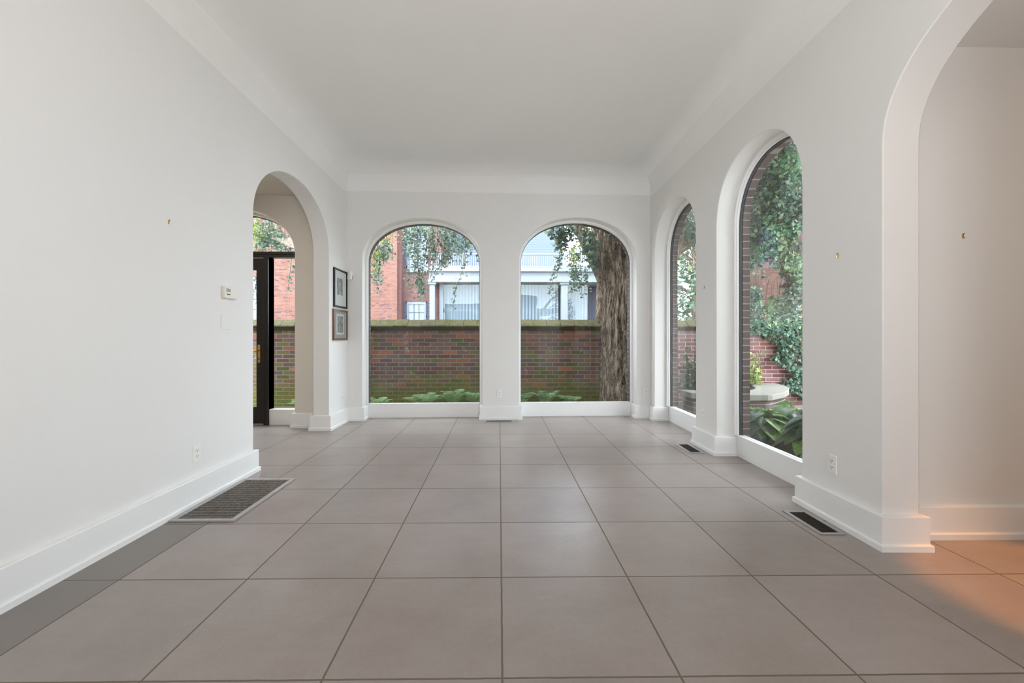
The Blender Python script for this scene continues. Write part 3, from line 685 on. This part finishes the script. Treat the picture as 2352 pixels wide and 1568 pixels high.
def fern(x, y, r, h, n, label, ph=0):
    m = MB()
    for k in range(n):
        a = ph + 2 * math.pi * k / n + random.uniform(-.2, .2); L = r * random.uniform(.8, 1.15); hh = h * random.uniform(.75, 1.1); P = []
        for i in range(17):
            t = i / 16; P.append(Vector((x + math.cos(a) * L * t, y + math.sin(a) * L * t * .55, .02 + hh * (1.9 * t - 1.15 * t * t))))
        m.tube([tuple(p) for p in P], .002, 4, False); side = Vector((-math.sin(a), math.cos(a), 0))
        for i in range(2, 17):
            w_ = .085 * math.sin(math.pi * min(1, i / 16 * .93 + .07)) + .008; d = (P[i] - P[i - 1]).normalized()
            for s_ in (-1, 1):
                b = P[i]; tip = b + side * s_ * w_ + d * w_ * .35 + Vector((0, 0, -.15 * w_)); q = d * .0095
                m.add([b - q, b + q, tip + q * .3, tip - q * .3], [(0, 1, 2, 3)])
    return tag(m.build('fern', M['fern'], recalc=False), label, 'fern', 'ferns at the foot of the garden wall')
fern(-1.18, 6.76, .36, .30, 11, 'arching fern left of centre at the foot of the left back window')
fern(-.72, 6.78, .32, .36, 11, 'tall upright fern right of centre outside the left back window', .4)
fern(-1.93, 6.72, .22, .24, 9, 'small fern in the left corner outside the left back window', .2)
fern(-.40, 6.80, .25, .30, 9, 'fern against the right edge of the left back window', .6)
fern(.36, 6.78, .24, .34, 10, 'fern in the left corner outside the window with the tree', .1)
fern(.74, 6.82, .26, .36, 11, 'feathery fern below the mossy bricks beside the tree window corner', .5)
fern(1.12, 6.84, .22, .26, 9, 'low fern nearest the foot of the tree trunk', .3)
fern(-3.05, 6.75, .26, .20, 9, 'fern low outside the glass beside the black door', .3)
for (x, y, r, h) in ((0, 0, 0, 0),): pass
# moss cushions along the foot of the wall
def hosta(x, y, s_, n, label, ph):
    e_ = empty('hosta', (x, y, .03)); tag(e_, label, 'hosta', 'hostas outside the near right window')
    verts, faces, uvs = [], [], []; st = MB()
    for k in range(n):
        a = ph + 2.399 * k; rad = s_ * (.25 + .75 * ((k + .5) / n) ** .5); hh = s_ * random.uniform(.75, 1.0) * (1.15 - .6 * (k + .5) / n); L = s_ * random.uniform(.50, .72); W = L * .44
        b = Vector((x + math.cos(a) * rad * .45, y + math.sin(a) * rad * .45, .03 + hh)); d = Vector((math.cos(a), math.sin(a), 0)); sd = Vector((-d.y, d.x, 0))
        st.tube([(x + d.x * .02, y + d.y * .02, .02), tuple(Vector((x, y, 0)) + d * rad * .25 + Vector((0, 0, .03 + hh * .7))), tuple(b)], .006, 5, False)
        tilt = random.uniform(-.25, .15); N, Q = 9, 6; n0 = len(verts)
        for i in range(N + 1):
            t = i / N; wd = W * (math.sin(math.pi * min(1, t * .92 + .08) ** .75)) ** .8 if t < 1 else 0
            for j in range(Q + 1):
                u = j / Q * 2 - 1; z = -.55 * L * t * t + tilt * L * t + .22 * wd * u * u + .012 * math.cos(u * 9) * (1 - t)
                p = b + d * L * t + sd * u * wd + Vector((0, 0, z)); verts.append(tuple(p)); uvs.append((u, t))
        for i in range(N):
            for j in range(Q):
                q = n0 + i * (Q + 1) + j; faces.append((q, q + 1, q + Q + 2, q + Q + 1))
    mb = MB(); mb.v = verts; mb.f = faces; o = mb.build('leaves', M['hosta'], e_, smooth=180, recalc=False)
    uvl = o.data.uv_layers.new(name='UVMap')
    for lp in o.data.loops: uvl.data[lp.index].uv = uvs[lp.vertex_index]
    st.build('stem', M['hosta'], e_, recalc=False)
hosta(2.98, 3.95, .36, 30, 'large hosta nearest the glass of the near right window', .2)
hosta(2.86, 4.55, .33, 26, 'hosta beside the brick reveal of the near right window', 1.0)
hosta(3.22, 4.60, .38, 30, 'hosta with raised leaves before the stone bench', 1.7)
hosta(3.28, 4.05, .32, 26, 'hosta at the right edge of the near right window beside the paving', 2.6)
hosta(2.80, 3.45, .34, 26, 'hosta closest to the viewer low outside the near right window', .7)
hosta(3.0, 5.05, .30, 22, 'small hosta tucked just under the stone bench front', 2.0)

bench = empty('stone_bench', (3.6, 6.1, .02)); tag(bench, 'curved pale stone bench on a brick base outside the right windows', 'bench')
outer = [(2.62, 5.78), (3.0, 5.64), (3.45, 5.56), (3.52, 5.58)]; outer += [(3.86, 5.84), (4.10, 6.10), (4.29, 6.38), (4.42, 6.66), (4.50, 7.02)]
inner = [(4.12, 7.08), (4.0, 6.88), (3.88, 6.62), (3.80, 6.42), (3.68, 6.24), (3.52, 6.10), (3.30, 6.04), (3.0, 6.06), (2.62, 6.14)]
poly = [(p + (.085 if p > 3.2 else 0), q) for p, q in outer + inner]
MB().prism(poly, .325, .405, lambda p, q, d: (p, q, d)).build('bench_slab', M['stone'], bench, bevel=.012)
c = Vector((3.55, 6.3))
def shrink(P, k):
    A = [Vector(p) for p in P]; n = len(A); out = []
    for i in range(n):
        d1_ = (A[i] - A[i - 1]).normalized(); d2 = (A[(i + 1) % n] - A[i]).normalized(); nn = Vector((-d1_.y - d2.y, d1_.x + d2.x)).normalized(); out.append(tuple(A[i] + nn * k))
    return out
MB().prism(shrink(poly, .045), .02, .325, lambda p, q, d: (p, q, d)).build('bench_base', M['pier_brick'], bench)

def far_tree(x, y, r, h, n, label):
    e_ = empty('tree', (x, y, .02)); tag(e_, label, 'tree'); mm, tw = MB(), MB()
    tw.tube([(x, y, -.1), (x + .05, y, h * .45), (x - .05, y, h * .9)], [.14, .10, .04], 10)
    for k in range(n // 20):
        a = random.uniform(0, 6.28); u = random.random(); rr = r * math.sin(math.pi * (.12 + .85 * u)) * math.sqrt(random.random()); c0_ = Vector((x + rr * math.cos(a), y + rr * math.sin(a), h * (.12 + .88 * u)))
        tw.tube([(x, y, c0_.z * .85), tuple(c0_)], .012, 4, False)
        for i in range(20): leaf_geo(mm, c0_ + Vector((random.gauss(0, .16), random.gauss(0, .16), random.gauss(0, .14))), .085 * random.uniform(.7, 1.3))
    mm.build('foliage', M['ivy'], e_, recalc=False); tw.build('trunk', M['bark'], e_, recalc=False)
far_tree(4.9, 10.6, 1.0, 5.0, 3600, 'dark leafy tree beyond the garden wall seen through the narrow far right window')
# brown neighbour house seen between the leaves on the right
nb = empty('neighbour_building', (11, 14, .0)); tag(nb, 'brown brick building behind the leaves of the near right window', 'building')
MB().box(7.3, 14, 12.5, 16, 0, 7).build('wall', M['dark_brick'], nb)
MB().box(7.1, 14.2, 12.3, 16.2, 7, 7.25).build('roof', M['shutter'], nb)
for xx in (9.9, 11.9):
    f = MB().box(xx, xx + 1.0, 12.44, 12.52, 2.6, 4.4).build('window', M['house_white'], nb)
    MB().box(xx + .1, xx + .9, 12.42, 12.445, 2.7, 4.3).build('pane', M['shutter'], f)

# ------------------------------------------------------------ neighbour's house across the garden
hs = empty('house', (-2, 22, 0)); tag(hs, 'brick house with white columned porch and balustrade beyond the garden wall', 'house')
MB().box(-16, -5.17, 21.6, 30, 0, 12).build('wing_wall', M['house_brick'], hs)
MB().box(-10.62, -10.1, 21.5, 21.6, 0, 12).build('pilaster', M['house_brick'], hs)
MB().box(-5.17, -2.95, 22.4, 30, 0, 12).build('recessed_wall', M['house_brick_rose'], hs)
MB().box(-16.2, 6.6, 21.3, 30.3, 12, 12.4).build('roof', M['shutter'], hs)
def house_window(x0, x1_, z0, z1, Y, cols, rows, mat=M['curtain']):
    f = MB().box(x0, x0 + .09, Y - .09, Y, z0, z1).box(x1_ - .09, x1_, Y - .09, Y, z0, z1).box(x0 + .09, x1_ - .09, Y - .09, Y, z1 - .11, z1).box(x0 - .05, x1_ + .05, Y - .13, Y, z0 - .05, z0 + .07).build('window', M['house_white'], hs)
    m = MB(); a0, a1, b0, b1 = x0 + .09, x1_ - .09, z0 + .07, z1 - .11
    for i in range(1, cols): xx = a0 + (a1 - a0) * i / cols; m.box(xx - .016, xx + .016, Y - .06, Y - .03, b0, b1)
    for i in range(1, rows): zz = b0 + (b1 - b0) * i / rows; m.box(a0, a1, Y - .06, Y - .03, zz - .016, zz + .016)
    m.build('muntin', M['shutter'], f); MB().box(a0, a1, Y - .045, Y - .04, b0, b1).build('pane', M['glass'], f)
    MB().box(a0, a1, Y - .03, Y - .004, b0, b1).build('curtain', mat, f)
def shutter(x0, x1_, z0, z1, Y):
    m = MB().box(x0, x1_, Y - .03, Y, z0, z1).box(x0, x0 + .05, Y - .06, Y - .03, z0, z1).box(x1_ - .05, x1_, Y - .06, Y - .03, z0, z1).box(x0, x1_, Y - .06, Y - .03, z0, z0 + .07).box(x0, x1_, Y - .06, Y - .03, z1 - .07, z1).box(x0, x1_, Y - .06, Y - .03, (z0 + z1) / 2 - .03, (z0 + z1) / 2 + .03)
    n = int((z1 - z0) / .07)
    for i in range(n): z = z0 + .05 + i * .07; m.add([(x0 + .05, Y - .03, z + .05), (x1_ - .05, Y - .03, z + .05), (x1_ - .05, Y - .055, z + .01), (x0 + .05, Y - .055, z + .01)], [(0, 1, 2, 3)])
    m.build('shutter', M['shutter'], hs)
k = 22.4 / 22
house_window(-4.82, -3.84, 1.55, 3.02, 22.4, 3, 3); shutter(-5.16, -4.84, 1.5, 3.05, 22.4); shutter(-3.82, -3.5, 1.5, 3.05, 22.4)
house_window(-4.80, -3.72, 4.62, 7.1, 22.4, 3, 4); shutter(-5.16, -4.82, 4.85, 7.1, 22.4)
house_window(-8.6, -7.5, 4.7, 6.9, 21.6, 3, 4); house_window(-13.2, -12.1, 2.0, 4.2, 21.6, 3, 4)
MB().box(-5.17, -5.02, 21.9, 22.4, 0, 12).build('downpipe_return', M['house_brick_rose'], hs)
# porch: entablature, columns, glazed front with pleated curtains, balustrade, siding above
MB().box(-3.62, 7.5, 21.6, 26, 3.98, 4.10).box(-3.56, 7.5, 21.66, 26, 4.10, 4.50).box(-3.68, 7.5, 21.5, 26, 4.50, 4.62).box(-3.56, 7.5, 21.7, 26, 4.62, 4.74).build('entablature', M['house_white'], hs, bevel=.01)
def column(x0, x1_):
    f = MB().box(x0, x1_, 21.72, 22.02, 0, 3.86).build('column', M['house_white'], hs, bevel=.01)
    MB().box(x0 - .06, x1_ + .06, 21.66, 22.06, 3.86, 3.98).build('capital', M['house_white'], f, bevel=.01)
column(-3.55, -3.28); column(3.17, 3.50); column(6.9, 7.2)
MB().box(-3.10, -2.92, 22.1, 22.3, 0, 3.98).build('porch_post', M['house_white'], hs)
for x0, x1_ in ((-2.92, -.2), (-.1, 3.10), (3.52, 4.62)):
    f = MB().box(x0, x1_, 22.16, 22.17, 0, 3.98).build('porch_pane', M['glass'], hs)
    m = MB(); n = int((x1_ - x0) / .045); A = [(x0 + (x1_ - x0) * i / n, 22.45 + .06 * math.sin(i * math.pi / 2), 0.3) for i in range(n + 1)]; B = [(a, b, 3.98) for a, b, _ in A]
    m.strip(A, B); m.build('curtain', M['curtain'], f, smooth=180, recalc=False)
MB().box(-.2, -.1, 22.1, 22.25, 0, 3.98).build('porch_post', M['house_white'], hs)
MB().box(-2.95, 7.3, 23.4, 23.5, 0, 3.98).build('porch_rear_wall', M['shutter'], hs)
rl = MB().box(-3.5, 7.4, 21.78, 21.88, 5.40, 5.47).box(-3.5, 7.4, 21.78, 21.88, 4.76, 4.82).build('railing', M['house_white'], hs)
proto = None
for i in range(96):
    x = -3.45 + i * .112
    if proto is None: proto = MB().box(-.022, .022, 21.81, 21.85, 4.82, 5.40).build('baluster', M['house_white'], rl); proto.location.x = x
    else: c_ = proto.copy(); col.objects.link(c_); c_.parent = rl; c_.location.x = x
MB().box(-2.95, 3.6, 24.2, 30, 4.7, 12).build('siding_wall', M['siding'], hs)
MB().box(-2.95, -2.5, 24.1, 24.2, 4.7, 12).box(-.6, -.3, 24.1, 24.2, 4.7, 12).build('corner_board', M['house_white'], hs)
